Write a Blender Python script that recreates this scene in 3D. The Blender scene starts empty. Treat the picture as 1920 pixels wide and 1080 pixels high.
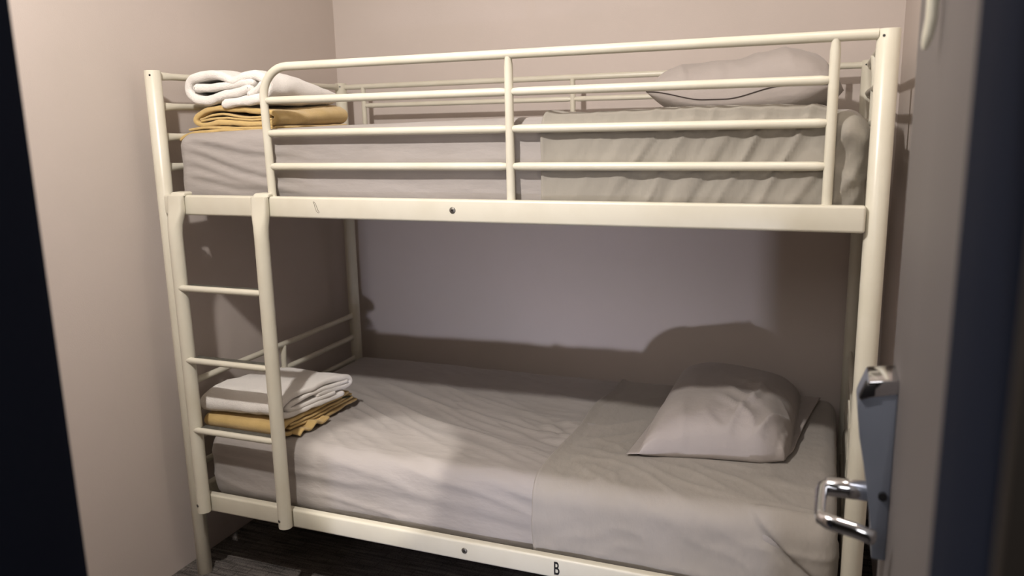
import bpy, bmesh, math, random
from mathutils import Vector, Matrix, noise
random.seed(4)
D = bpy.data
COL = bpy.context.scene.collection
SC = bpy.context.scene

# ------------------------------------------------------------------ camera
CAM = Vector((1.920, -1.934, 1.4793))
YAW, PITCH, ROLL, FPX = 0.3781, 0.2012, -0.0208, 1506.0
fw = Vector((-math.sin(YAW)*math.cos(PITCH), math.cos(YAW)*math.cos(PITCH), -math.sin(PITCH)))
rt0 = Vector((math.cos(YAW), math.sin(YAW), 0)); up0 = rt0.cross(fw)
c_, s_ = math.cos(ROLL), math.sin(ROLL)
rt = c_*rt0 + s_*up0; up = -s_*rt0 + c_*up0
cam_d = D.cameras.new('camera'); cam = D.objects.new('camera', cam_d); COL.objects.link(cam)
m = Matrix.Identity(4)
for i in range(3):
    m[i][0] = rt[i]; m[i][1] = up[i]; m[i][2] = -fw[i]; m[i][3] = CAM[i]
cam.matrix_world = m
cam_d.sensor_width = 36; cam_d.lens = FPX/1920*36; cam_d.clip_start = 0.02
cam_d.dof.use_dof = True; cam_d.dof.focus_distance = 2.2; cam_d.dof.aperture_fstop = 3.5
SC.camera = cam

# ------------------------------------------------------------------ world, lights, exposure
w = D.worlds.new('world'); SC.world = w; w.use_nodes = True
w.node_tree.nodes['Background'].inputs[0].default_value = (0.5, 0.5, 0.6, 1)
w.node_tree.nodes['Background'].inputs[1].default_value = 0.02

def area(name, loc, target, size, power, col, size_y=None, spread=None):
    l = D.lights.new(name, 'AREA'); l.energy = power; l.color = col
    l.shape = 'RECTANGLE' if size_y else 'DISK'
    l.size = size
    if size_y: l.size_y = size_y
    if spread: l.spread = spread
    o = D.objects.new(name, l); o.location = loc
    o.rotation_euler = (Vector(target)-Vector(loc)).to_track_quat('-Z', 'Y').to_euler()
    COL.objects.link(o); return o
WARM = (1.0, 0.895, 0.79)
area('ceiling_lamp_over_foot_end', (0.86, -1.30, 2.50), (0.95, 1.1, 1.15), 0.08, 30, (1.0, 0.935, 0.885))
area('ceiling_lamp_over_head_end', (1.85, -0.48, 2.50), (1.70, 0.1, 0.8), 0.10, 2.8, WARM)
area('corridor_low_cool_light', (2.17, -3.3, 0.31), (0.85, 1.0, 0.50), 0.08, 2.3, (0.82, 0.83, 1.0), spread=math.radians(38))  # stands for an unseen low cool source, placed from its shadow lines
area('corridor_ceiling_lamp', (1.60, -3.0, 2.35), (1.2, 0.2, 0.6), 1.0, 12, (1.0, 0.96, 0.93))
sp = D.lights.new('added_patch_spot', 'SPOT'); sp.energy = 130; sp.color = (1.0, 0.93, 0.86); sp.spot_size = math.radians(12); sp.spot_blend = 0.25; sp.shadow_soft_size = 0.03  # added spot without a known lamp, makes the bright patch on the lower mattress
so_ = D.objects.new('added_patch_spot', sp); so_.location = (1.0, -1.25, 2.5); COL.objects.link(so_)
so_.rotation_euler = (Vector((0.67, 0.09, 0.46))-Vector(so_.location)).to_track_quat('-Z', 'Y').to_euler()
SC.view_settings.view_transform = 'Standard'
SC.view_settings.look = 'None'
SC.view_settings.exposure = 0.28
SC.view_settings.gamma = 1.0
SC.view_settings.use_curve_mapping = False

# ------------------------------------------------------------------ materials
def srgb(r, g, b):
    f = lambda v: (v/255/12.92) if v/255 <= 0.04045 else ((v/255+0.055)/1.055)**2.4
    return (f(r), f(g), f(b), 1)

def mat(name, col, rough=0.6, metal=0.0, bumps=(), var=None, spec=0.5, sheen=0.0, coat=0.0):
    """bumps: (scale xyz, strength, distance, detail)   var: (scale, col2, lo, hi)"""
    M = D.materials.new(name); M.use_nodes = True
    nt = M.node_tree; N = nt.nodes; Lk = nt.links
    b = N['Principled BSDF']
    b.inputs['Base Color'].default_value = col
    b.inputs['Roughness'].default_value = rough; b.inputs['Metallic'].default_value = metal
    b.inputs['Specular IOR Level'].default_value = spec
    b.inputs['Sheen Weight'].default_value = sheen
    b.inputs['Coat Weight'].default_value = coat; b.inputs['Coat Roughness'].default_value = 0.15
    tc = N.new('ShaderNodeTexCoord')
    if var:
        nz = N.new('ShaderNodeTexNoise'); nz.inputs['Scale'].default_value = var[0]; nz.inputs['Detail'].default_value = 4
        Lk.new(tc.outputs['Object'], nz.inputs['Vector'])
        rp = N.new('ShaderNodeValToRGB'); rp.color_ramp.elements[0].position = var[2]; rp.color_ramp.elements[1].position = var[3]
        rp.color_ramp.elements[0].color = col; rp.color_ramp.elements[1].color = var[1]
        Lk.new(nz.outputs['Fac'], rp.inputs['Fac']); Lk.new(rp.outputs['Color'], b.inputs['Base Color'])
    last = None
    for sc, st, dist, det in bumps:
        mp = N.new('ShaderNodeMapping'); mp.inputs['Scale'].default_value = sc if isinstance(sc, tuple) else (sc,)*3
        Lk.new(tc.outputs['Object'], mp.inputs['Vector'])
        nz = N.new('ShaderNodeTexNoise'); nz.inputs['Scale'].default_value = 1; nz.inputs['Detail'].default_value = det
        Lk.new(mp.outputs['Vector'], nz.inputs['Vector'])
        bp = N.new('ShaderNodeBump'); bp.inputs['Strength'].default_value = st; bp.inputs['Distance'].default_value = dist
        Lk.new(nz.outputs['Fac'], bp.inputs['Height'])
        if last: Lk.new(last.outputs['Normal'], bp.inputs['Normal'])
        last = bp
    if last: Lk.new(last.outputs['Normal'], b.inputs['Normal'])
    return M

M_WALL = mat('taupe_painted_plaster', srgb(206, 195, 188), 0.75, bumps=[(260, 0.25, 0.0015, 3), (7, 0.15, 0.01, 2)], var=(1.4, srgb(199, 189, 181), 0.35, 0.7), spec=0.3)
M_CEIL = mat('ceiling_paint', srgb(225, 220, 212), 0.9)
M_PAINT = mat('cream_enamel', srgb(214, 210, 194), 0.32, bumps=[(60, 0.08, 0.001, 2), (400, 0.05, 0.0005, 2)], var=(9, srgb(207, 202, 184), 0.4, 0.75))
M_SHEET = mat('grey_cotton', srgb(163, 157, 153), 0.85, bumps=[(900, 0.12, 0.0006, 1), ((14, 38, 30), 0.55, 0.007, 4)], var=(5, srgb(158, 152, 147), 0.4, 0.7), sheen=0.15, spec=0.2)
M_SHEET2 = mat('warm_grey_cotton', srgb(161, 155, 148), 0.85, bumps=[(900, 0.12, 0.0006, 1), ((34, 20, 14), 0.6, 0.007, 4)], var=(5, srgb(156, 150, 142), 0.4, 0.7), sheen=0.15, spec=0.2)
M_SHEET3 = mat('olive_grey_cotton', srgb(152, 147, 137), 0.85, bumps=[(900, 0.12, 0.0006, 1), ((40, 20, 12), 0.4, 0.006, 3)], sheen=0.15, spec=0.2)
M_PILLOW = mat('pillowcase_cotton', srgb(168, 160, 155), 0.85, bumps=[(900, 0.12, 0.0006, 1), ((24, 24, 24), 0.5, 0.007, 4)], sheen=0.15, spec=0.2)
M_TOWEL = mat('white_terry', srgb(240, 236, 230), 0.95, bumps=[(420, 0.9, 0.003, 2), (60, 0.3, 0.004, 2)], sheen=0.4, spec=0.1)
M_BORDER = mat('white_towel_border', srgb(240, 235, 228), 0.8, bumps=[((700, 700, 90), 0.3, 0.001, 1)], sheen=0.2, spec=0.1)
M_BLANKET = mat('mustard_wool', srgb(205, 177, 120), 0.95, bumps=[(500, 0.6, 0.002, 2), (50, 0.3, 0.004, 3)], var=(20, srgb(194, 166, 108), 0.35, 0.75), sheen=0.35, spec=0.1)
M_NAVY = mat('dark_navy_gloss_paint', srgb(33, 38, 52), 0.9, spec=0.05, bumps=[((3, 3, 60), 0.05, 0.001, 2)])
M_DOOR = mat('grey_door_laminate', srgb(103, 98, 97), 0.6, bumps=[(120, 0.05, 0.001, 2)])
M_CHROME = mat('polished_chrome', srgb(215, 217, 222), 0.12, metal=1.0)
M_SATIN = mat('satin_steel', srgb(138, 145, 160), 0.42, metal=0.6)  # bluish reflection of the corridor is put into the base colour
M_BLACK = mat('black_plastic', srgb(22, 22, 24), 0.4)
M_BOLT = mat('dull_zinc', srgb(125, 122, 115), 0.4, metal=0.8)
M_GRIP = mat('worn_dark_grip', srgb(84, 82, 74), 0.9, bumps=[(600, 0.5, 0.001, 2)], var=(60, srgb(110, 106, 94), 0.5, 0.75))
M_SCUFF = mat('bare_metal_scuff', srgb(120, 112, 100), 0.6)
M_INK = mat('black_sticker', srgb(18, 18, 20), 0.5)

def carpet():
    M = D.materials.new('charcoal_loop_carpet'); M.use_nodes = True
    nt = M.node_tree; N = nt.nodes; Lk = nt.links; b = N['Principled BSDF']
    b.inputs['Roughness'].default_value = 1; b.inputs['Specular IOR Level'].default_value = 0.1
    tc = N.new('ShaderNodeTexCoord')
    mp = N.new('ShaderNodeMapping'); mp.inputs['Scale'].default_value = (7, 70, 1); Lk.new(tc.outputs['Object'], mp.inputs['Vector'])
    n1 = N.new('ShaderNodeTexNoise'); n1.inputs['Scale'].default_value = 1; n1.inputs['Detail'].default_value = 3; Lk.new(mp.outputs['Vector'], n1.inputs['Vector'])
    n2 = N.new('ShaderNodeTexNoise'); n2.inputs['Scale'].default_value = 260; n2.inputs['Detail'].default_value = 2; Lk.new(tc.outputs['Object'], n2.inputs['Vector'])
    br = N.new('ShaderNodeTexBrick'); br.inputs['Scale'].default_value = 7; br.inputs['Mortar Size'].default_value = 0.015
    br.inputs['Color1'].default_value = (0.9, 0.9, 0.9, 1); br.inputs['Color2'].default_value = (0.6, 0.6, 0.6, 1); br.inputs['Mortar'].default_value = (0.25, 0.25, 0.25, 1)
    Lk.new(tc.outputs['Object'], br.inputs['Vector'])
    add = N.new('ShaderNodeMath'); add.operation = 'ADD'; Lk.new(n1.outputs['Fac'], add.inputs[0]); Lk.new(n2.outputs['Fac'], add.inputs[1])
    rp = N.new('ShaderNodeValToRGB'); rp.color_ramp.elements[0].position = 0.75/2; rp.color_ramp.elements[1].position = 0.64
    rp.color_ramp.elements[0].color = srgb(62, 60, 58); rp.color_ramp.elements[1].color = srgb(138, 131, 126)
    hf = N.new('ShaderNodeMath'); hf.operation = 'MULTIPLY'; hf.inputs[1].default_value = 0.5; Lk.new(add.outputs[0], hf.inputs[0]); Lk.new(hf.outputs[0], rp.inputs['Fac'])
    mx = N.new('ShaderNodeMix'); mx.data_type = 'RGBA'; mx.blend_type = 'MULTIPLY'; mx.inputs['Factor'].default_value = 0.6
    Lk.new(rp.outputs['Color'], mx.inputs['A']); Lk.new(br.outputs['Color'], mx.inputs['B']); Lk.new(mx.outputs['Result'], b.inputs['Base Color'])
    bp = N.new('ShaderNodeBump'); bp.inputs['Strength'].default_value = 0.8; bp.inputs['Distance'].default_value = 0.004
    Lk.new(hf.outputs[0], bp.inputs['Height']); Lk.new(bp.outputs['Normal'], b.inputs['Normal'])
    return M
M_CARPET = carpet()

# ------------------------------------------------------------------ helpers
def mk(name, verts, faces, mt, parent=None, smooth=True, angle=None):
    me = D.meshes.new(name); me.from_pydata([tuple(v) for v in verts], [], faces); me.validate()
    bm = bmesh.new(); bm.from_mesh(me); bmesh.ops.recalc_face_normals(bm, faces=bm.faces); bm.to_mesh(me); bm.free()
    me.materials.append(mt)
    if smooth:
        me.polygons.foreach_set('use_smooth', [True]*len(me.polygons))
        if angle is not None:
            me.set_sharp_from_angle(angle=angle)
    o = D.objects.new(name, me); COL.objects.link(o)
    if parent: o.parent = parent
    return o

def boxm(x0, x1, y0, y1, z0, z1, bevel=0.0, seg=2):
    bm = bmesh.new(); bmesh.ops.create_cube(bm, size=1)
    for v in bm.verts:
        v.co = Vector(((x0+x1)/2+v.co.x*(x1-x0), (y0+y1)/2+v.co.y*(y1-y0), (z0+z1)/2+v.co.z*(z1-z0)))
    if bevel: bmesh.ops.bevel(bm, geom=list(bm.edges), offset=bevel, segments=seg, affect='EDGES', profile=0.5)
    return bm

def frombm(name, bm, mt, parent=None, smooth=True):
    me = D.meshes.new(name); bm.to_mesh(me); bm.free(); me.materials.append(mt)
    if smooth:
        me.polygons.foreach_set('use_smooth', [True]*len(me.polygons)); me.set_sharp_from_angle(angle=math.radians(38))
    o = D.objects.new(name, me); COL.objects.link(o)
    if parent: o.parent = parent
    return o

def box(name, x0, x1, y0, y1, z0, z1, mt, parent=None, bevel=0.0, seg=2):
    return frombm(name, boxm(x0, x1, y0, y1, z0, z1, bevel, seg), mt, parent, smooth=bevel > 0)

def tube(name, pts, r, mt, parent=None, seg=20, scale=None, bevel=0.0, up=Vector((0, 0, 1))):
    """pts: path points; scale: optional list of (side, up) radius factors per point"""
    P = [Vector(p) for p in pts]; n = len(P)
    scale = scale or [(1, 1)]*n
    if bevel:
        d0 = (P[1]-P[0]).normalized()*bevel; d1 = (P[-2]-P[-1]).normalized()*bevel
        k = 1-bevel/r
        s0, s1 = scale[0], scale[-1]
        P = [P[0], P[0]+d0]+P[1:-1]+[P[-1]+d1, P[-1]]
        scale = [(s0[0]*k, s0[1]*k), s0]+list(scale[1:-1])+[s1, (s1[0]*k, s1[1]*k)]
        n = len(P)
    V = []; F = []
    for i, p in enumerate(P):
        t = (P[min(i+1, n-1)]-P[max(i-1, 0)]).normalized()
        u = up if abs(t.dot(up)) < 0.95 else Vector((0, 1, 0))
        sd = t.cross(u).normalized(); uu = sd.cross(t).normalized()
        for k in range(seg):
            a = 2*math.pi*k/seg
            V.append(p+sd*math.cos(a)*r*scale[i][0]+uu*math.sin(a)*r*scale[i][1])
    for i in range(n-1):
        for k in range(seg):
            a, b = i*seg+k, i*seg+(k+1) % seg
            F.append((a, b, b+seg, a+seg))
    F.append(tuple(range(seg))); F.append(tuple(range((n-1)*seg, n*seg)))
    return mk(name, V, F, mt, parent, True, math.radians(55))

def empty(name, loc, label, cat, group=None):
    o = D.objects.new(name, None); COL.objects.link(o); o.location = loc; o.empty_display_size = 0.1
    tag(o, label, cat, group); return o
def tag(o, label, cat, group=None):
    o['label'] = label; o['category'] = cat
    if group: o['group'] = group
def struct(o, label=None):
    o['kind'] = 'structure'
    if label: o['label'] = label
    return o

# ------------------------------------------------------------------ room shell
XL, XR, YB, YF = -0.09, 2.12, 1.13, -1.40
YO = -1.555; ZC = 2.6
JL, JR, DH = 1.22, 1.994, 2.10
struct(box('floor', -0.3, 3.6, -4.1, YB+0.1, -0.1, 0.0, M_CARPET), 'dark charcoal loop carpet with a fine ribbed pattern')
struct(box('ceiling', -0.3, 3.6, -4.1, YB+0.1, ZC, ZC+0.1, M_CEIL))
struct(box('wall_left', XL-0.1, XL, YO, YB+0.1, 0, ZC, M_WALL), 'taupe painted wall at the foot end of the bunk')
struct(box('wall_back', XL, XR, YB, YB+0.1, 0, ZC, M_WALL), 'taupe painted wall behind the bunk')
struct(box('wall_right', XR, XR+0.1, YO, YB+0.1, 0, ZC, M_WALL), 'taupe painted wall at the head end of the bunk')
# front wall with the doorway (one mesh)
bm = bmesh.new()
for x0, x1, z0, z1 in ((XL, JL-0.035, 0, ZC), (JL-0.035, JR+0.035, DH+0.035, ZC), (JR+0.035, XR, 0, ZC)):
    b2 = boxm(x0, x1, YO, YF, z0, z1); me = D.meshes.new('t'); b2.to_mesh(me); b2.free(); bm.from_mesh(me); D.meshes.remove(me)
struct(frombm('wall_front', bm, M_WALL, smooth=False))
M_HALL = mat('corridor_brown_wall', srgb(84, 74, 64), 0.8)
struct(box('wall_corridor_left', -0.3, -0.2, -4.0, YO, 0, ZC, M_HALL))
struct(box('wall_corridor_right', 3.5, 3.6, -4.0, YO, 0, ZC, M_HALL))
struct(box('wall_corridor_back', -0.3, 3.6, -4.1, -4.0, 0, ZC, M_HALL))
struct(box('wall_corridor_side', XR, 3.5, YO-0.1, YO, 0, ZC, M_HALL))
# door frame: left jamb, right jamb, head
t1 = struct(box('trim_1', JL-0.035, JL, YO-0.012, YF+0.012, 0, DH, M_NAVY, bevel=0.002), 'dark navy door jamb at the left edge of the view')
t2 = struct(box('trim_2', JR, JR+0.035, YO+0.002, YF+0.012, 0, DH, M_NAVY, bevel=0.002), 'dark navy door jamb at the right edge of the view')
t3 = struct(box('trim_3', JL-0.035, JR+0.035, YO-0.012, YF+0.012, DH, DH+0.035, M_NAVY, bevel=0.002))
t4 = struct(box('trim_4', JR+0.002, JR+0.10, YO-0.014, YO+0.001, 0, DH, mat('brown_architrave', srgb(44, 37, 31), 0.6), bevel=0.002), 'brown architrave beside the right jamb')

# ------------------------------------------------------------------ open door leaf with lock
DX = 2.022
door = struct(box('door_1', DX, DX+0.042, YF+0.02, -0.655, 0.008, DH-0.004, M_DOOR, bevel=0.0015), 'grey door leaf standing open against the right wall')
# lock body: wedge, thick at the top, thin at the bottom (profile in x,z extruded in y)
prof = [(DX, 0.858), (2.004, 0.858), (2.001, 0.90), (1.992, 0.96), (1.985, 1.00), (1.977, 1.04), (1.972, 1.085), (1.9735, 1.093), (1.984, 1.122), (DX, 1.126)]
def extr_xz(name, prof, y0, y1, mt, parent, bevel=0.002):
    bm = bmesh.new(); vs = [bm.verts.new((x, y0, z)) for x, z in prof]; f = bm.faces.new(vs)
    r = bmesh.ops.extrude_face_region(bm, geom=[f])
    for v in r['geom']:
        if isinstance(v, bmesh.types.BMVert): v.co.y = y1
    bmesh.ops.recalc_face_normals(bm, faces=bm.faces)
    if bevel: bmesh.ops.bevel(bm, geom=list(bm.edges), offset=bevel, segments=2, affect='EDGES', profile=0.5, clamp_overlap=True)
    return frombm(name, bm, mt, parent)
lock = extr_xz('lock_body', prof, -0.772, -0.700, M_SATIN, door, 0.0018); lock['label'] = 'satin steel electronic lock body with a blue reflection in its colour, thicker at the top'
cap = extr_xz('lock_cap', [(1.9745, 1.094), (1.9845, 1.1225), (DX, 1.128), (DX, 1.108), (1.988, 1.100)], -0.775, -0.700, M_CHROME, lock, 0.0015); cap['label'] = 'bright chrome cap'
slot = extr_xz('card_slot', [(1.973, 1.0965), (1.981, 1.1185), (1.993, 1.1205), (1.993, 1.103)], -0.777, -0.755, M_BLACK, lock, 0.0006)
slot['label'] = 'dark card slot'
# lever: neck, grip towards the camera, return towards the door
tube('lever_neck', [(2.0, -0.735, 0.944), (1.97, -0.735, 0.944), (1.937, -0.735, 0.944)], 0.0145, M_CHROME, door, 20, bevel=0.003)
tube('key_stub', [(2.012, -0.774, 0.958), (2.012, -0.780, 0.958)], 0.006, M_BLACK, door, 16)
pth = []
c = Vector((1.934, -0.735, 0.944))
grip_pts = [(1.950, -0.735, 0.944), (1.940, -0.737, 0.944), (1.934, -0.743, 0.944), (1.932, -0.755, 0.944), (1.932, -0.79, 0.943), (1.932, -0.825, 0.942), (1.934, -0.838, 0.942), (1.942, -0.846, 0.942), (1.955, -0.850, 0.941), (1.975, -0.856, 0.940), (2.000, -0.866, 0.938)]
g = tube('lever_grip', grip_pts, 0.0085, M_CHROME, door, 20, scale=[(1, 1.25)]*11, bevel=0.002); g['label'] = 'chrome lever handle returning to the door'
# cream vertical bar high on the door
tube('pull_bar', [(2.0065, -0.93, 1.549), (2.0075, -0.93, 1.555), (2.0095, -0.93, 1.566), (2.0115, -0.93, 1.582), (2.0115, -0.93, 1.70), (2.0115, -0.93, 1.82), (2.0135, -0.93, 1.835), (2.0215, -0.93, 1.84)], 0.0062, M_PAINT, door, 16, scale=[(0.35, 0.35), (0.75, 0.75), (0.95, 0.95)]+[(1, 1)]*5, up=Vector((0, 1, 0)))['label'] = 'cream vertical pull bar with a tapered lower end'
for z in (1.4, 0.25, 1.85):
    tube('hinge', [(DX-0.003, YF+0.012, z-0.045), (DX-0.003, YF+0.012, z+0.045)], 0.007, M_BOLT, door, 12, bevel=0.001)

# ------------------------------------------------------------------ bunk bed frame
L, W, H = 2.018, 1.014, 1.66
ZR, ZL, RH = 1.289, 0.311, 0.0605
X1, X2, X3 = 0.406, 1.157, 1.915
ZA, ZB, ZCC, ZD = 1.650, 1.559, 1.4675, 1.3735
bed = empty('bunk_bed', (L/2, W/2, 0), 'cream painted tubular metal bunk bed with ladder, standing against the taupe walls', 'bunk bed')
bed_inv = Matrix.Translation(-Vector((L/2, W/2, 0)))
def bp(o, par=None):   # parent under the bed, keeping world coordinates
    o.parent = par or bed
    if par is None: o.matrix_parent_inverse = bed_inv
    return o
RP = 0.0238
for (x, y) in ((0, 0), (L, 0), (0, W), (L, W)):
    p = bp(tube('post', [(x, y, 0), (x, y, 0.8), (x, y, H)], RP, M_PAINT, seg=32, bevel=0.0015))
    sx = 1 if x == 0 else -1
    dy = 0.9 if y == 0 else -0.9
    for z in (1.645,):
        a = Vector((sx*0.42, -0.9, 0)).normalized() if y == 0 else Vector((sx*0.42, -0.9, 0)).normalized()
        tube('bolt_hole', [Vector((x, y, z))+a*(RP-0.001), Vector((x, y, z))+a*(RP+0.0006)], 0.003, M_BLACK, p, 10)
# side rails
for (z1, y0, y1) in ((ZR, -0.030, -0.002), (ZL, -0.030, -0.002), (ZR, W+0.002, W+0.030), (ZL, W+0.002, W+0.030)):
    r = bp(box('side_rail', RP-0.004, L-RP+0.002, y0, y1, z1-RH, z1, M_PAINT, bevel=0.007, seg=4))
    if y0 < 0:
        b = tube('bolt', [(1.0, y0+0.002, z1-0.0285), (1.0, y0-0.0022, z1-0.0285)], 0.0088, M_BOLT, r, 20, bevel=0.0014)
        tube('bolt_socket', [(1.0, y0-0.0018, z1-0.0285), (1.0, y0-0.0026, z1-0.0285)], 0.0032, M_BLACK, r, 6)
# end box rails and mattress decks
for x in (0, L):
    for z1 in (ZR, ZL):
        bp(box('end_rail', x-0.014, x+0.014, RP-0.003, W-RP+0.003, z1-0.055, z1-0.006, M_PAINT, bevel=0.005, seg=3))
for z1 in (ZR, ZL):
    bm = bmesh.new()
    for i in range(14):
        xx = 0.09+i*(L-0.18)/13
        b2 = boxm(xx-0.03, xx+0.03, 0.0, W, z1-0.058, z1-0.046); me = D.meshes.new('t'); b2.to_mesh(me); b2.free(); bm.from_mesh(me); D.meshes.remove(me)
    for ya, yb in ((-0.004, 0.045), (W-0.045, W+0.004)):  # unseen side ledges added to stop light leaking between rail and mattress
        b2 = boxm(0.02, L-0.02, ya, yb, z1-0.046, z1-0.042); me = D.meshes.new('t'); b2.to_mesh(me); b2.free(); bm.from_mesh(me); D.meshes.remove(me)
    o = bp(frombm('slat_deck', bm, M_PAINT, smooth=False)); o['kind'] = 'stuff'
# end tubes
for x in (0, L):
    for zz in (1.644, 1.5534, 1.4615, 1.370, 0.6706, 0.5745, 0.478, 0.385):
        ys = [RP-0.004, 0.045, 0.075, W/2, W-0.075, W-0.045, W-RP+0.004]
        bp(tube('end_bar', [(x, y, zz) for y in ys], 0.0105, M_PAINT, seg=18, scale=[(0.55, 1.35), (0.8, 1.15), (1, 1), (1, 1), (1, 1), (0.8, 1.15), (0.55, 1.35)]))
    for (za, zb) in ((1.644, 1.24), (0.6706, 0.27)):
        n = [za-0.004, za-0.03, za-0.06, (za+zb)/2, zb]
        bp(tube('end_upright', [(x, W/2, z) for z in n], 0.0105, M_PAINT, seg=18, scale=[(1.5, 0.5), (1.25, 0.8), (1, 1), (1, 1), (1, 1)]))
# front guard rail with curved left end
R = 0.085; c0 = (X1+R, ZA-R)
pts = [(L-RP+0.004, 0, ZA), (1.5, 0, ZA), (c0[0], 0, ZA)]
for k in range(1, 10):
    a = math.pi/2+k*math.pi/2/10
    pts.append((c0[0]+R*math.cos(a), 0, c0[1]+R*math.sin(a)))
pts += [(X1, 0, c0[1]), (X1+0.002, 0, 1.45), (X1+0.004, 0, ZR-0.012)]
pts = [(x, y-0.006, z) for x, y, z in pts]
o = bp(tube('guard_rail', pts, 0.0118, M_PAINT, seg=22, up=Vector((0, 1, 0)))); o['label'] = 'top guard rail with a curved left end'
for x in (X2, X3):
    bp(tube('guard_upright', [(x, -0.006, ZA-0.006), (x, -0.006, ZA-0.03), (x, -0.006, 1.4), (x, -0.006, ZR-0.008)], 0.0112, M_PAINT, seg=20, scale=[(0.75, 1), (1, 1), (1, 1), (1, 1)]))
for z in (ZB, ZCC, ZD):
    for xa, xb in ((X1, X2), (X2, X3)):
        xa2, xb2 = xa+0.006, xb-0.006
        bp(tube('guard_bar', [(xa2, -0.006, z), (xa2+0.006, -0.006, z), (xa2+0.02, -0.006, z), (xb2-0.02, -0.006, z), (xb2-0.006, -0.006, z), (xb2, -0.006, z)], 0.0105, M_PAINT, seg=20,
                scale=[(0.45, 0.45), (0.85, 0.85), (1, 1), (1, 1), (0.85, 0.85), (0.45, 0.45)]))
# back guard rail
ZBK, ZBK2 = 1.655, 1.5665
o = bp(tube('guard_rail', [(RP-0.004, W, ZBK-0.012), (0.05, W, ZBK-0.012), (1.0, W, ZBK-0.010), (L-RP+0.004, W, ZBK-0.01)], 0.0108, M_PAINT, seg=18)); o['label'] = 'rear guard rail by the wall'
for x in (0.108, 1.009, 1.91):
    bp(tube('guard_upright', [(x, W, ZBK-0.016), (x, W, ZBK-0.05), (x, W, 1.4), (x, W, ZR-0.008)], 0.0100, M_PAINT, seg=18, scale=[(0.9, 1.2), (1, 1), (1, 1), (1, 1)]))
for xa, xb in ((0.108, 1.009), (1.009, 1.91)):
    bp(tube('guard_bar', [(xa, W, ZBK2), (xa+0.02, W, ZBK2), (xb-0.02, W, ZBK2), (xb, W, ZBK2)], 0.0095, M_PAINT, seg=18, scale=[(0.6, 0.6), (1, 1), (1, 1), (0.6, 0.6)]))

# ladder
def stile(x, side):
    zb = 0.262; y = -0.0525
    rows = [(zb, 0, 0.0212, 0.0212), (zb+0.4, 0, 0.0212, 0.0212), (0.9, 0, 0.0212, 0.0212), (1.12, 0, 0.0212, 0.0212), (1.17, 0, 0.0212, 0.021), (1.20, side*0.001, 0.022, 0.0195),
            (1.225, side*0.003, 0.0245, 0.0165), (1.245, side*0.005, 0.0265, 0.0135), (1.275, side*0.005, 0.0268, 0.0115), (1.288, side*0.005, 0.0268, 0.010)]
    V = []; F = []; seg = 28
    def se(a, e): 
        cc, ss = math.cos(a), math.sin(a)
        return math.copysign(abs(cc)**e, cc), math.copysign(abs(ss)**e, ss)
    P = []
    for z, dx, rx, ry in rows:
        e = 1.0 if z < 1.19 else max(0.45, 1.0-(z-1.19)*12)
        yy = y+(0.0212-ry)*0.2 + (0 if z < 1.19 else min(1, (z-1.19)/0.05)*0.008)
        ring = []
        for k in range(seg):
            cx, sy = se(2*math.pi*k/seg, e)
            ring.append(Vector((x+dx+cx*rx, yy+sy*ry, z)))
        P.append(ring)
    # hook over the rail: rotate the last ring over the top edge
    last = rows[-1]
    for ang in (25, 50, 75, 90):
        a = math.radians(ang); cx0 = x+last[1]; piv = Vector((cx0, -0.026, 1.2885)); ring = []
        for k in range(seg):
            cx, sy = se(2*math.pi*k/seg, 0.45)
            rad = 0.0095-sy*0.006    # distance from the pivot
            ring.append(Vector((cx0+cx*last[2], piv.y-rad*math.cos(a), piv.z-0.0055+rad*math.sin(a))))
        P.append(ring)
    ring = [v+Vector((0, 0.024, 0)) for v in P[-1]]; P.append(ring)
    V = [v for r in P for v in r]
    n = len(P)
    for i in range(n-1):
        for k in range(seg):
            a, b = i*seg+k, i*seg+(k+1) % seg; F.append((a, b, b+seg, a+seg))
    F.append(tuple(range(seg))); F.append(tuple(range((n-1)*seg, n*seg)))
    o = bp(mk('ladder_stile', V, F, M_PAINT, None, True, math.radians(60)))
    a = Vector((-0.35, -1, 0)).normalized(); q = Vector((x, y, zb+0.027))
    tube('screw', [q+a*0.0195, q+a*0.0225], 0.0052, M_BOLT, o, 14, bevel=0.0008)
    tube('screw_socket', [q+a*0.0222, q+a*0.0229], 0.0026, M_BLACK, o, 6)
    return o
st1 = stile(0.076, 1); st2 = stile(0.396, -1)
for zr in (1.008, 0.778, 0.547):
    r = bp(tube('ladder_rung', [(0.070, -0.062, zr), (0.080, -0.0625, zr), (0.10, -0.063, zr), (0.372, -0.063, zr), (0.385, -0.062, zr)], 0.0098, M_PAINT, seg=18, scale=[(0.7, 0.7), (1, 1), (1, 1), (1, 1), (0.8, 0.8)]))
    gs = box('grip_strip', 0.098, 0.376, -0.057, -0.031, zr-0.001, zr+0.0075, M_GRIP, r, bevel=0.0015); gs['label'] = 'dark worn grip strip'

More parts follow.
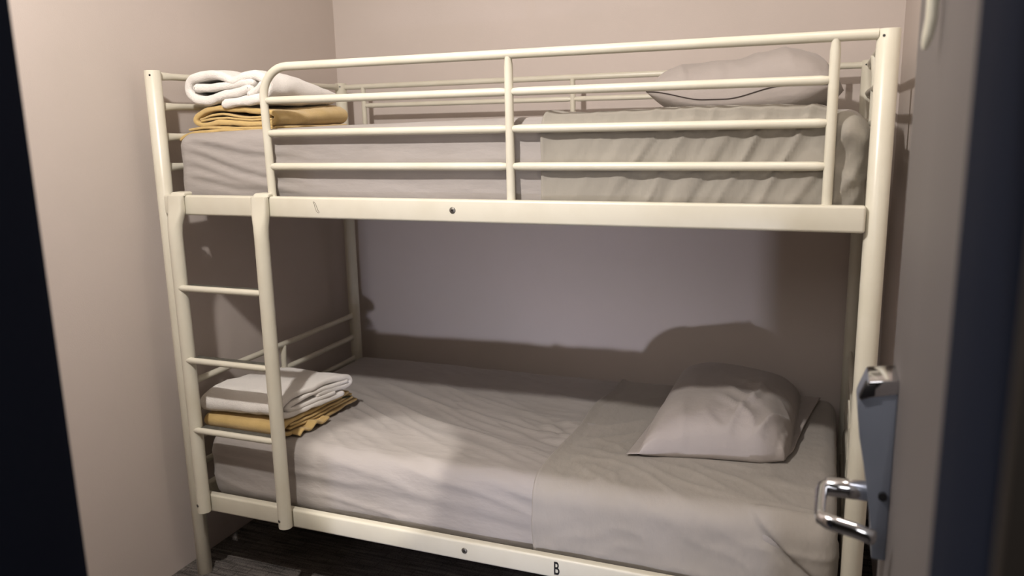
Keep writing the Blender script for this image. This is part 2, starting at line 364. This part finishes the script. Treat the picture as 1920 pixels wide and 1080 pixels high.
# letter and paint damage
cu = D.curves.new('letter', 'FONT'); cu.body = 'B'; cu.size = 0.057; cu.extrude = 0.0004; cu.align_x = 'CENTER'; cu.offset = 0.0006
to = D.objects.new('tmp_letter', cu); COL.objects.link(to)
dg = bpy.context.evaluated_depsgraph_get(); me = D.meshes.new_from_object(to.evaluated_get(dg))
D.objects.remove(to); me.materials.append(M_INK)
me.transform(Matrix.Translation((1.278, -0.0306, 0.2635)) @ Matrix.Rotation(math.radians(90), 4, 'X') @ Matrix.Diagonal((0.56, 0.96, 1, 1)))
lo = D.objects.new('letter_marking', me); COL.objects.link(lo); bp(lo); lo['label'] = 'black letter B'
tube('tmp', [(0, 0, 0), (0, 0, 1)], 1, M_SCUFF); D.objects.remove(D.objects['tmp'])
sc = [(0.566, 1.276), (0.569, 1.270), (0.571, 1.261), (0.575, 1.250), (0.581, 1.245), (0.585, 1.247), (0.580, 1.253), (0.577, 1.262), (0.573, 1.272), (0.568, 1.277)]
o = bp(tube('paint_scuff', [(x, -0.0302, z) for x, z in sc], 0.0008, M_SCUFF, seg=6)); o['label'] = 'scratched paint mark'

# ------------------------------------------------------------------ cloth: noise helpers
def fbm(x, y, z, o=3):
    v = 0; a = 1; t = 0
    for _ in range(o):
        v += a*noise.noise(Vector((x, y, z))); t += a; a *= 0.5; x *= 2.03; y *= 2.03; z *= 2.03
    return v/t
def ridge(x, y, z=0.0):      # narrow ridges, 0..1
    n = abs(noise.noise(Vector((x, y, z))))
    return max(0.0, 1-n*3.2)**1.6
def sst(a, b, x):
    t = max(0, min(1, (x-a)/(b-a))); return t*t*(3-2*t)

def mattress(name, x0, x1, y0, y1, z0, z1, mt, rad, disp, nx=240, n_per=None, open_left=False, off=0.0, edge_fn=None, endr=0.038):
    """rounded slab; disp(x,y,z,n)->offset along normal; open_left gives a sheet-like free edge at x0"""
    hy, hz = (y1-y0)/2, (z1-z0)/2; cy, cz = (y0+y1)/2, (z0+z1)/2
    # perimeter of rounded rect
    per = []
    def arc(cx, cyy, a0, a1, k):
        for i in range(k+1):
            a = a0+(a1-a0)*i/k; per.append((cx+rad*math.cos(a), cyy+rad*math.sin(a)))
    def seg(p, q, k):
        for i in range(1, k): per.append((p[0]+(q[0]-p[0])*i/k, p[1]+(q[1]-p[1])*i/k))
    arc(hy-rad, hz-rad, 0, math.pi/2, 9)
    seg((hy-rad, hz), (-hy+rad, hz), 96)
    arc(-hy+rad, hz-rad, math.pi/2, math.pi, 9)
    seg((-hy, hz-rad), (-hy, -hz+rad), 16)
    arc(-hy+rad, -hz+rad, math.pi, 1.5*math.pi, 4)
    seg((-hy+rad, -hz), (hy-rad, -hz), 8)
    arc(hy-rad, -hz+rad, 1.5*math.pi, 2*math.pi, 4)
    seg((hy, -hz+rad), (hy, hz-rad), 6)
    np_ = len(per)
    xs = []
    R = endr
    if not open_left:
        xs += [(x0+R-R*math.cos(a), R-R*math.sin(a)) for a in [math.pi/2*i/9 for i in range(9)]]
        xs += [(x0+R+(x1-x0-2*R)*i/nx, 0) for i in range(nx+1)]
    else:
        xs += [(x0+0.003, 0.006+off), (x0, 0.003+off*0.5), (x0-0.001, 0.0), (x0+0.004, -0.0015)]
        xs += [(x0+0.008+(x1-x0-R-0.008)*i/nx, 0) for i in range(nx+1)]
    xs += [(x1-R+R*math.sin(a), R-R*math.cos(a)) for a in [math.pi/2*i/9 for i in range(1, 10)]]
    V = []; F = []
    for xi, (x, ins) in enumerate(xs):
        for (py, pz) in per:
            l = math.hypot(py, pz)
            # inset towards centre, keeping shape
            fy = (hy-ins)/hy; fz = (hz-ins)/hz
            yy, zz = py*fy, pz*fz
            # normal in YZ from the rounded rect
            qy = max(-hy+rad, min(hy-rad, py)); qz = max(-hz+rad, min(hz-rad, pz))
            n = Vector((0, py-qy, pz-qz))
            if n.length < 1e-6: n = Vector((0, 0, 1 if pz > 0 else -1))
            n.normalize()
            nx_ = 0.0
            if x > x1-R: nx_ = (x-(x1-R))/R
            elif not open_left and x < x0+R: nx_ = -((x0+R)-x)/R
            nn = (n*math.sqrt(max(0, 1-nx_*nx_))+Vector((nx_, 0, 0))).normalized()
            P = Vector((x, cy+yy, cz+zz))
            if open_left and edge_fn: P.x += edge_fn(P.y, P.z)*(1-sst(0, 0.12, x-x0))
            d = disp(P, nn)+off*(1 if not open_left else 1)
            if open_left: d += 0.007*math.exp(-((x-x0)/0.02)**2)
            V.append(P+nn*d)
    N = len(xs)
    for i in range(N-1):
        for k in range(np_):
            a, b = i*np_+k, i*np_+(k+1) % np_; F.append((a, b, b+np_, a+np_))
    if not open_left: F.append(tuple(range(np_)))
    F.append(tuple(range((N-1)*np_, N*np_)))
    o = mk(name, V, F, mt, None, True)
    return o

# ---- wrinkle fields
def d_lower(P, n):
    x, y, z = P
    top = max(0, n.z); fr = max(0, -n.y)
    d = 0.004*fbm(x*2.2, y*2.5, 3.1, 2)*top
    # long draped wrinkles fanning to the right on top
    a = math.radians(-26); u = x*math.cos(a)+y*math.sin(a); v = -x*math.sin(a)+y*math.cos(a)
    v2 = v+0.05*noise.noise(Vector((u*2.0, v*2, 1.3)))
    m1 = sst(0.12, 0.4, x)*(1-sst(1.15, 1.4, x)*0.7)*(0.35+0.65*(1-abs(y-0.42)/0.55))
    d += top*m1*(0.0085*ridge(u*1.5, v2*9, 0.4)+0.006*ridge(u*2.3+4, v2*17, 2.2)+0.006*noise.noise(Vector((u*2.5, v2*13, 5))))
    # puckers by the overlay edge
    pk = math.exp(-((x-1.14)/0.07)**2)*math.exp(-((y-0.38)/0.13)**2)
    d += top*pk*0.016*noise.noise(Vector((x*14, y*42, 7)))
    # front face: shallow horizontal drag lines
    d += fr*(0.0055*ridge(x*1.3+z*1.2, z*17+x*2.6+0.3*noise.noise(Vector((x*3, z*3, 0))), 1.7)+0.004*fbm(x*3.1, z*9+x*1.5, 8.0, 3))
    if n.z < -0.5: d *= 0.1
    return d
def d_lower_over(P, n):
    x, y, z = P
    top = max(0, n.z); fr = max(0, -n.y)
    d = 0.004*fbm(x*2.2, y*2.5, 3.1, 2)*top
    a = math.radians(62); u = x*math.cos(a)+y*math.sin(a); v = -x*math.sin(a)+y*math.cos(a)
    m = sst(1.2, 1.3, x)*(1-sst(0.72, 0.95, y))
    d += top*m*(0.0060*ridge(u*2.0, v*9+0.4*noise.noise(Vector((x*3, y*3, 4))), 2.0)*(1-sst(1.35, 1.55, x))+0.0045*ridge(x*5, y*12+x*4, 6)*sst(0.0, 0.3, 0.35-y+0.2))
    d += fr*(0.010*fbm(x*3.0, z*7-x*2.0, 12.0, 3)+0.004*ridge(x*4+z*6, z*9-x*3, 3.3))
    # tucked corner fold at the head end
    t = (x-1.87)+1.2*(z-0.42)
    if fr > 0.3: d += 0.011*sst(-0.004, 0.004, t)-0.012*math.exp(-((t+0.02)/0.02)**2)*sst(1.75, 1.86, x)
    if n.x > 0.3: d += 0.004*fbm(y*8, z*8, 2.0, 2)
    if n.z < -0.5: d *= 0.1
    return d+0.001
def d_upper(P, n):
    x, y, z = P
    top = max(0, n.z); fr = max(0, -n.y)
    d = top*(0.010*sst(0.1, 1.9, x)+0.006*fbm(x*2.1+5, y*2.2, 1.1, 2)-0.018*(1-sst(0, 0.75, x)))
    # curved drag folds from the left corner on the front
    if fr > 0.2:
        t = z-(1.44-0.16*(x-0.12)**0.5 if x > 0.12 else 1.44)
        m = 1-sst(0.5, 0.9, x)
        for (zz, kk, am, wd) in ((1.452, 0.105, 0.0065, 0.007), (1.425, 0.20, 0.006, 0.008), (1.385, 0.16, 0.005, 0.010), (1.345, 0.10, 0.0055, 0.009)):
            q = z-(zz-kk*(x-0.05)+0.02*noise.noise(Vector((x*4, zz*9, 0))))
            d += fr*m*am*(math.exp(-(q/wd)**2)-0.8*math.exp(-((q+0.016)/wd)**2))*sst(0.06, 0.14, x)*(1-sst(0.35, 0.62, x))
        d += fr*(0.003*fbm(x*2.6, z*11+x*1.2, 9, 3)+0.0018*ridge(x*1.2, z*22+x*1.6, 4))
    if n.x < -0.3: d += 0.005*fbm(y*7, z*9, 2.0, 3)
    if n.z < -0.5: d *= 0.1
    return d
def d_upper_over(P, n):
    x, y, z = P
    top = max(0, n.z); fr = max(0, -n.y); ex = max(0, n.x)
    d = top*(0.010*sst(0.1, 1.9, x)+0.006*fbm(x*2.1+5, y*2.2, 1.1, 2)+0.004*sst(1.3, 1.6, x))
    u = x-0.62*(z-1.29); wv = 0.3*noise.noise(Vector((x*3, z*4, 6)))
    m = sst(1.26, 1.5, x)*0.8+0.2
    d += fr*m*(0.0085*ridge(u*12+wv, z*2.2, 1.0)+0.0045*ridge(u*25+wv, z*3, 5.0)-0.004+0.004*fbm(u*7, z*3, 2, 2))
    d += top*m*(1-sst(0.12, 0.5, y))*0.004*ridge((x-0.3*y)*14, y*2, 3.0)
    # bunched corner at the head end
    cm = sst(1.80, 1.93, x)
    d += cm*(fr+ex)*(0.012*fbm((z+x*0.7+y)*9, (z-x)*3, 7, 2)+0.006*ridge((z*1.2+x-y)*9, z*2, 9))
    d -= cm*top*0.02*sst(1.86, 1.97, x)
    if n.z < -0.5: d *= 0.1
    return d+0.001

MY0, MY1 = 0.020, 0.994
mu = mattress('mattress', 0.040, 1.985, MY0, MY1, 1.243, 1.488, M_SHEET, 0.045, d_upper)
tag(mu, 'single mattress in a grey fitted sheet on the upper bunk', 'mattress', 'mattresses on the bunk bed')
ml = mattress('mattress', 0.047, 1.975, MY0, MY1, 0.265, 0.502, M_SHEET, 0.055, d_lower)
tag(ml, 'single mattress in a wrinkled grey fitted sheet on the lower bunk', 'mattress', 'mattresses on the bunk bed')
so = mattress('top_sheet', 1.235, 1.9855, MY0, MY1, 1.243, 1.488, M_SHEET3, 0.046, d_upper_over, nx=130, open_left=True, off=0.006,
              edge_fn=lambda y, z: 0.006*noise.noise(Vector((y*4, z*9, 0))))
tag(so, 'grey top sheet tucked over the head half of the upper mattress', 'bed sheet', 'top sheets on the bunks')
sl = mattress('top_sheet', 1.197, 1.9755, MY0-0.004, MY1, 0.265, 0.502, M_SHEET2, 0.056, d_lower_over, nx=130, open_left=True, off=0.006,
              edge_fn=lambda y, z: 0.012*noise.noise(Vector((y*3.5, z*6, 3)))+0.03*sst(0.6, 0.95, y))
tag(sl, 'grey top sheet tucked over the head half of the lower mattress', 'bed sheet', 'top sheets on the bunks')

# ------------------------------------------------------------------ pillows
def pillow(name, corners, base, height, wr, mt, ex=(0.42, 0.42), n=70, bot=0.25, lift=None, flap=False):
    """corners: fl, fr, br, bl (x,y); base(x,y)->z of support"""
    fl, fr_, br, bl = [Vector((c[0], c[1])) for c in corners]
    def pos(u, v):
        # sides bow inwards a little between corner tips
        a = fl.lerp(fr_, u); b = bl.lerp(br, u); p = a.lerp(b, v)
        cpt = (fl+fr_+br+bl)/4
        k = 1-0.075*(4*u*(1-u))*(abs(2*v-1)**4)-0.035*(4*v*(1-v))*(abs(2*u-1)**4)
        k -= 0.06*sst(0.82, 1, u)*(1-sst(0, 0.18, v))
        return cpt+(p-cpt)*k
    V = []; F = []
    def H(u, v):
        if flap:
            lo = 0.07*(1-v); hi = 1-0.13*v; u = max(0, min(1, (u-lo)/(hi-lo)))
        e = (max(0, 1-abs(2*u-1)**3.2)**ex[0])*(max(0, 1-abs(2*v-1)**3.2)**ex[1])
        return e
    def sp(t): return 0.5-0.5*math.cos(math.pi*t)*(0.55)+(t-0.5)*0.45
    for s in (1, -1):
        for j in range(n+1):
            for i in range(n+1):
                u, v = sp(i/n), sp(j/n)
                p = pos(u, v); e = H(u, v)
                edge_z = base(p.x, p.y)+0.012+(lift(u, v) if lift else 0)
                if s > 0: z = edge_z+height*e*(1-bot)+wr(u, v, p)*min(1, e*3)
                else: z = max(edge_z-height*e*bot*2, base(p.x, p.y)+0.001) if not lift else edge_z-(0.012+lift(u, v))*min(1, e*1.6)*0.93
                if s < 0: z = min(z, edge_z)
                if flap and not (i in (0, n) or j in (0, n)): z += 0.0025 if s > 0 else -0.002
                V.append((p.x, p.y, z))
    m_ = (n+1)*(n+1)
    idx = lambda s, i, j: s*m_+j*(n+1)+i
    rim = lambda i, j: i in (0, n) or j in (0, n)
    def I(s, i, j): return idx(0, i, j) if rim(i, j) else idx(s, i, j)
    for s in (0, 1):
        for j in range(n):
            for i in range(n):
                F.append((I(s, i, j), I(s, i+1, j), I(s, i+1, j+1), I(s, i, j+1)))
    o = mk(name, V, F, mt, None, True)
    o['rim_first'] = 0; o['rim_count'] = n+1
    bm = bmesh.new(); bm.from_mesh(o.data); bmesh.ops.delete(bm, geom=[v for v in bm.verts if not v.link_faces], context='VERTS'); bmesh.ops.recalc_face_normals(bm, faces=bm.faces); bm.to_mesh(o.data); bm.free()
    return o
def wr_l(u, v, p):
    d = 0.016*fbm(u*2.8, v*2.4, 3, 3)
    # folds running from the front right up and left
    q = u*0.9+v*0.75
    d += 0.018*ridge((u-0.35*v)*5+0.3*noise.noise(Vector((u*3, v*3, 1))), (v+u)*1.1, 2)*sst(0.45, 0.75, u)*(1-sst(0.5, 0.75, v))
    d += 0.010*ridge((u+0.3*v)*6, v*2, 8)*(1-sst(0.1, 0.3, v))
    d += 0.015*ridge((u*0.6+v*0.8)*6.5+0.25*noise.noise(Vector((u*4, v*4, 2))), (u-v)*1.2, 5)*sst(0.35, 0.6, u)*(1-sst(0.45, 0.7, v))
    # stitched hem line along the front edge
    d -= 0.005*math.exp(-((v-0.020)/0.006)**2)
    d -= 0.004*math.exp(-((u-0.945)/0.010)**2)
    return d
pl = pillow('pillow', [(1.405, 0.243), (1.855, 0.325), (1.930, 0.935), (1.435, 1.02)], lambda x, y: 0.511, 0.135, wr_l, M_PILLOW, ex=(0.50, 0.34), bot=0.10, flap=True)
tag(pl, 'plump grey pillow lying on the lower bunk, hemmed end towards the front', 'pillow', 'pillows at the head end')
def lift_u(u, v):   # left corners curl up
    return 0.016+0.026*(1-sst(0.0, 0.3, u))+0.030*sst(0.42, 0.75, u)
def wr_u(u, v, p):
    return 0.010*fbm(u*3, v*2, 7, 2)+0.006*ridge(u*5+v*2, v*2, 4)*(1-sst(0.2, 0.5, v))
pu = pillow('pillow', [(1.425, 0.36), (1.925, 0.36), (1.945, 0.93), (1.40, 0.96)], lambda x, y: 1.506, 0.122, wr_u, M_PILLOW, ex=(0.55, 0.42), bot=0.05, lift=lift_u)
tag(pu, 'grey pillow with an upturned corner and dark piped seam on the upper bunk', 'pillow', 'pillows at the head end')
# dark seam cord along the front edge of the upper pillow
rimv = [pu.data.vertices[i].co.copy() for i in range(pu['rim_first'], pu['rim_first']+pu['rim_count'])]
cord = tube('seam_cord', [v+Vector((0, -0.0012, 0.0008)) for v in rimv[:-1]], 0.0014, mat('dark_seam', srgb(62, 54, 52), 0.9), pu, 8); cord['label'] = 'dark seam along the front edge'
# ------------------------------------------------------------------ folded cloths
def catmull(P, k=6):
    out = []
    n = len(P)
    for i in range(n-1):
        p0 = Vector(P[max(i-1, 0)]); p1 = Vector(P[i]); p2 = Vector(P[i+1]); p3 = Vector(P[min(i+2, n-1)])
        for j in range(k):
            t = j/k
            out.append(0.5*((2*p1)+(-p0+p2)*t+(2*p0-5*p1+4*p2-p3)*t*t+(-p0+3*p1-3*p2+p3)*t*t*t))
    out.append(Vector(P[-1])); return out
def ribbon(name, path, th, depth, place, mt, parent=None, nd=30, amp=0.004, sd=0.0, smooth_end=True, k=6, nf=14):
    """path: 2D profile of the folded sheet (a,b); th thickness; swept over depth 0..depth;
       place(a,b,d)->world; cross-section ring = both sides of the strip with rounded tips"""
    C = catmull([(*p, 0) for p in path], k); n = len(C)
    ring = []
    def nrm(i):
        t = (C[min(i+1, n-1)]-C[max(i-1, 0)]).normalized(); return Vector((-t.y, t.x, 0)), t
    L_ = []; R_ = []
    for i in range(n):
        nn, t = nrm(i); L_.append((C[i], nn)); R_.append((C[i], -nn))
    tipA = nrm(0)[1]*-1; tipB = nrm(n-1)[1]
    ring = L_+[(C[-1], (L_[-1][1]*0.7+tipB*0.8)), (C[-1], tipB*1.1), (C[-1], (R_[-1][1]*0.7+tipB*0.8))]+R_[::-1]+[(C[0], (R_[0][1]*0.7+tipA*0.8)), (C[0], tipA*1.1), (C[0], (L_[0][1]*0.7+tipA*0.8))]
    m_ = len(ring); V = []; F = []
    ds = [0, 0.12, 0.4, 1.0] ; e = th*0.5
    dl = [e*(1-math.cos(math.pi/2*i/4)) for i in range(4)]
    dd = [(dl[i], math.sin(math.pi/2*(i+0.6)/4.6)) for i in range(4)]+[(e+(depth-2*e)*i/nd, 1.0) for i in range(nd+1)]+[(depth-dl[3-i], math.sin(math.pi/2*(3-i+0.6)/4.6)) for i in range(4)]
    for d, f in dd:
        for (c, nn) in ring:
            r = th/2*f
            p = c+nn*r
            w_ = amp*fbm(p.x*nf+sd, p.y*nf*1.3, d*nf*0.8+sd, 3)
            edge = 0.004*noise.noise(Vector((c.x*25+sd, c.y*25, sd)))
            w = Vector(place(p.x, p.y, d+edge))
            w += Vector((noise.noise(Vector((p.x*nf, p.y*nf, d*nf+sd)))*amp*0.5, noise.noise(Vector((p.x*nf+9, p.y*nf, d*nf+sd)))*amp*0.5, w_))
            V.append(w)
    N = len(dd)
    for i in range(N-1):
        for k_ in range(m_):
            a, b = i*m_+k_, i*m_+(k_+1) % m_; F.append((a, b, b+m_, a+m_))
    # end caps as strip quads
    for base in (0, (N-1)*m_):
        for i in range(n-1):
            a = base+i; b = base+i+1; cc = base+n+3+(n-1-(i+1)); d_ = base+n+3+(n-1-i)
            F.append((a, b, cc, d_))
        F.append((base+n-1, base+n, base+n+1, base+n+2, base+n+3)); F.append((base, base+2*n+3, base+2*n+4, base+2*n+5, base+2*n+2))
    return mk(name, V, F, mt, parent, True)

# -- upper stack: profile seen from the front (x,z), swept back in y
def ux(px): return -0.012+(px-330)*(0.352/170)      # helper used to scale the profile: metres along x
def pl_up(zc, top_fall, y0, shear=0.0):
    def f(a, b, d):
        t = d/0.40
        return (a+shear*d, y0+d, zc+(b*1.05)*(1-top_fall*sst(0.25, 1.0, t)))
    return f
# mustard blanket on the upper bunk (b measured from the mattress surface)
bl_u = empty('folded_blanket', (0.18, 0.3, 1.487), 'folded mustard blanket on the upper bunk with loose layers showing', 'blanket', 'folded mustard blankets at the foot end')
def sub(o, root):
    o.parent = root; o.matrix_parent_inverse = Matrix.Translation(-root.location); return o
Pz = pl_up(1.470, -0.18, 0.075, 0.0)
outer = [(0.345, 0.058), (0.29, 0.062), (0.22, 0.068), (0.15, 0.070), (0.105, 0.062), (0.078, 0.046), (0.082, 0.030), (0.115, 0.026), (0.18, 0.030), (0.26, 0.026), (0.34, 0.024), (0.37, 0.030), (0.378, 0.045), (0.36, 0.056)]
sub(ribbon('blanket_fold', outer, 0.0160, 0.385, Pz, M_BLANKET, nd=34, amp=0.006, sd=1.0), bl_u)
sub(ribbon('blanket_fold', [(0.095, 0.042), (0.14, 0.051), (0.20, 0.0525), (0.27, 0.043), (0.325, 0.043), (0.352, 0.046)], 0.0065, 0.375, Pz, M_BLANKET, nd=28, amp=0.004, sd=2.0), bl_u)
sub(ribbon('blanket_fold', [(0.10, 0.036), (0.15, 0.042), (0.21, 0.0425), (0.28, 0.036), (0.33, 0.036), (0.36, 0.037)], 0.0065, 0.37, Pz, M_BLANKET, nd=28, amp=0.004, sd=3.0), bl_u)
sub(ribbon('blanket_fold', [(0.048, 0.012), (0.10, 0.016), (0.17, 0.016), (0.26, 0.014), (0.33, 0.013), (0.36, 0.014)], 0.008, 0.375, Pz, M_BLANKET, nd=28, amp=0.004, sd=5.0), bl_u)
sub(ribbon('blanket_fold', [(0.010, -0.016), (0.030, -0.006), (0.06, 0.001), (0.12, 0.006), (0.20, 0.008), (0.29, 0.007), (0.36, 0.008), (0.375, 0.012)], 0.0115, 0.385, Pz, M_BLANKET, nd=30, amp=0.004, sd=7.0), bl_u)
# white towel on top of it
tw_u = empty('folded_towel', (0.2, 0.3, 1.555), 'white terry towel rolled over itself on the mustard blanket of the upper bunk', 'towel', 'folded white towels at the foot end')
Pt = pl_up(1.549, 0.42, 0.060, -0.03)
loop = [(0.300, 0.048), (0.270, 0.041), (0.22, 0.034), (0.17, 0.026), (0.125, 0.018), (0.088, 0.026), (0.068, 0.046), (0.076, 0.070), (0.105, 0.084), (0.155, 0.089), (0.205, 0.084), (0.240, 0.072), (0.285, 0.082), (0.330, 0.080), (0.362, 0.062), (0.368, 0.040), (0.345, 0.022), (0.30, 0.016), (0.25, 0.010), (0.205, 0.006)]
sub(ribbon('towel_fold', loop, 0.027, 0.38, Pt, M_TOWEL, nd=44, amp=0.011, sd=11.0, nf=11), tw_u)
sub(ribbon('towel_fold', [(0.105, 0.054), (0.15, 0.054), (0.20, 0.058), (0.26, 0.062), (0.31, 0.066)], 0.024, 0.37, Pt, M_TOWEL, nd=28, amp=0.006, sd=13.0), tw_u)
sub(ribbon('towel_fold', [(0.30, 0.033), (0.33, 0.045), (0.345, 0.058)], 0.018, 0.35, Pt, M_TOWEL, nd=24, amp=0.005, sd=14.0), tw_u)

# -- lower stack: profile seen from the head end (y,z), swept along x from the right end to the left
def pl_low(x1, zc, skew=0.0, tilt=0.0):
    def f(a, b, d):
        return (x1-d+skew*a, a+0.10*d*0, zc+b*(1-0.08*sst(0.2, 0.36, d)))
    return f
bl_l = empty('folded_blanket', (0.2, 0.2, 0.507), 'folded mustard blanket on the lower bunk with a dark label at its edge', 'blanket', 'folded mustard blankets at the foot end')
Pb = pl_low(0.345, 0.513, 0.10)
sub(ribbon('blanket_fold', [(0.36, 0.052), (0.28, 0.048), (0.18, 0.046), (0.09, 0.046), (0.050, 0.040), (0.038, 0.026), (0.050, 0.010), (0.09, 0.006), (0.18, 0.005), (0.28, 0.007), (0.35, 0.012), (0.40, 0.016)], 0.012, 0.32, Pb, M_BLANKET, nd=26, amp=0.006, sd=21.0), bl_l)
sub(ribbon('blanket_fold', [(0.38, 0.030), (0.30, 0.024), (0.20, 0.022), (0.11, 0.021), (0.07, 0.021)], 0.009, 0.325, Pb, M_BLANKET, nd=26, amp=0.005, sd=22.0), bl_l)
sub(ribbon('blanket_fold', [(0.375, 0.042), (0.30, 0.036), (0.20, 0.034), (0.11, 0.033), (0.07, 0.033)], 0.008, 0.315, Pb, M_BLANKET, nd=26, amp=0.005, sd=23.0), bl_l)
# crumpled corner hanging out at the right
Pc = pl_low(0.375, 0.512, 0.08)
sub(ribbon('blanket_fold', [(0.075, 0.004), (0.10, 0.012), (0.125, 0.004), (0.155, 0.016), (0.19, 0.005), (0.22, 0.012)], 0.010, 0.07, Pc, M_BLANKET, nd=10, amp=0.008, sd=25.0, nf=25), bl_l)
o = sub(ribbon('blanket_label', [(0.33, 0.043), (0.345, 0.040), (0.362, 0.038)], 0.005, 0.012, pl_low(0.352, 0.5135, 0.10), mat('dark_green_label', srgb(52, 56, 36), 0.8), nd=4, amp=0.001, sd=2.0), bl_l)
o['label'] = 'dark green label'
tw_l = empty('folded_towel', (0.2, 0.2, 0.572), 'neatly folded white terry towel on the mustard blanket of the lower bunk', 'towel', 'folded white towels at the foot end')
Pw = pl_low(0.335, 0.570, 0.22)
sub(ribbon('towel_fold', [(0.20, 0.040), (0.28, 0.038), (0.325, 0.036), (0.345, 0.048), (0.330, 0.064), (0.27, 0.070), (0.18, 0.072), (0.10, 0.068), (0.055, 0.054), (0.040, 0.036), (0.046, 0.018), (0.075, 0.010), (0.15, 0.009), (0.23, 0.011), (0.30, 0.014)], 0.0205, 0.32, Pw, M_TOWEL, nd=38, amp=0.011, sd=31.0, nf=10), tw_l)
sub(ribbon('towel_fold', [(0.32, 0.052), (0.25, 0.053), (0.16, 0.052), (0.085, 0.044), (0.068, 0.034), (0.09, 0.026), (0.16, 0.025), (0.26, 0.027)], 0.0165, 0.312, Pw, M_TOWEL, nd=28, amp=0.006, sd=33.0), tw_l)
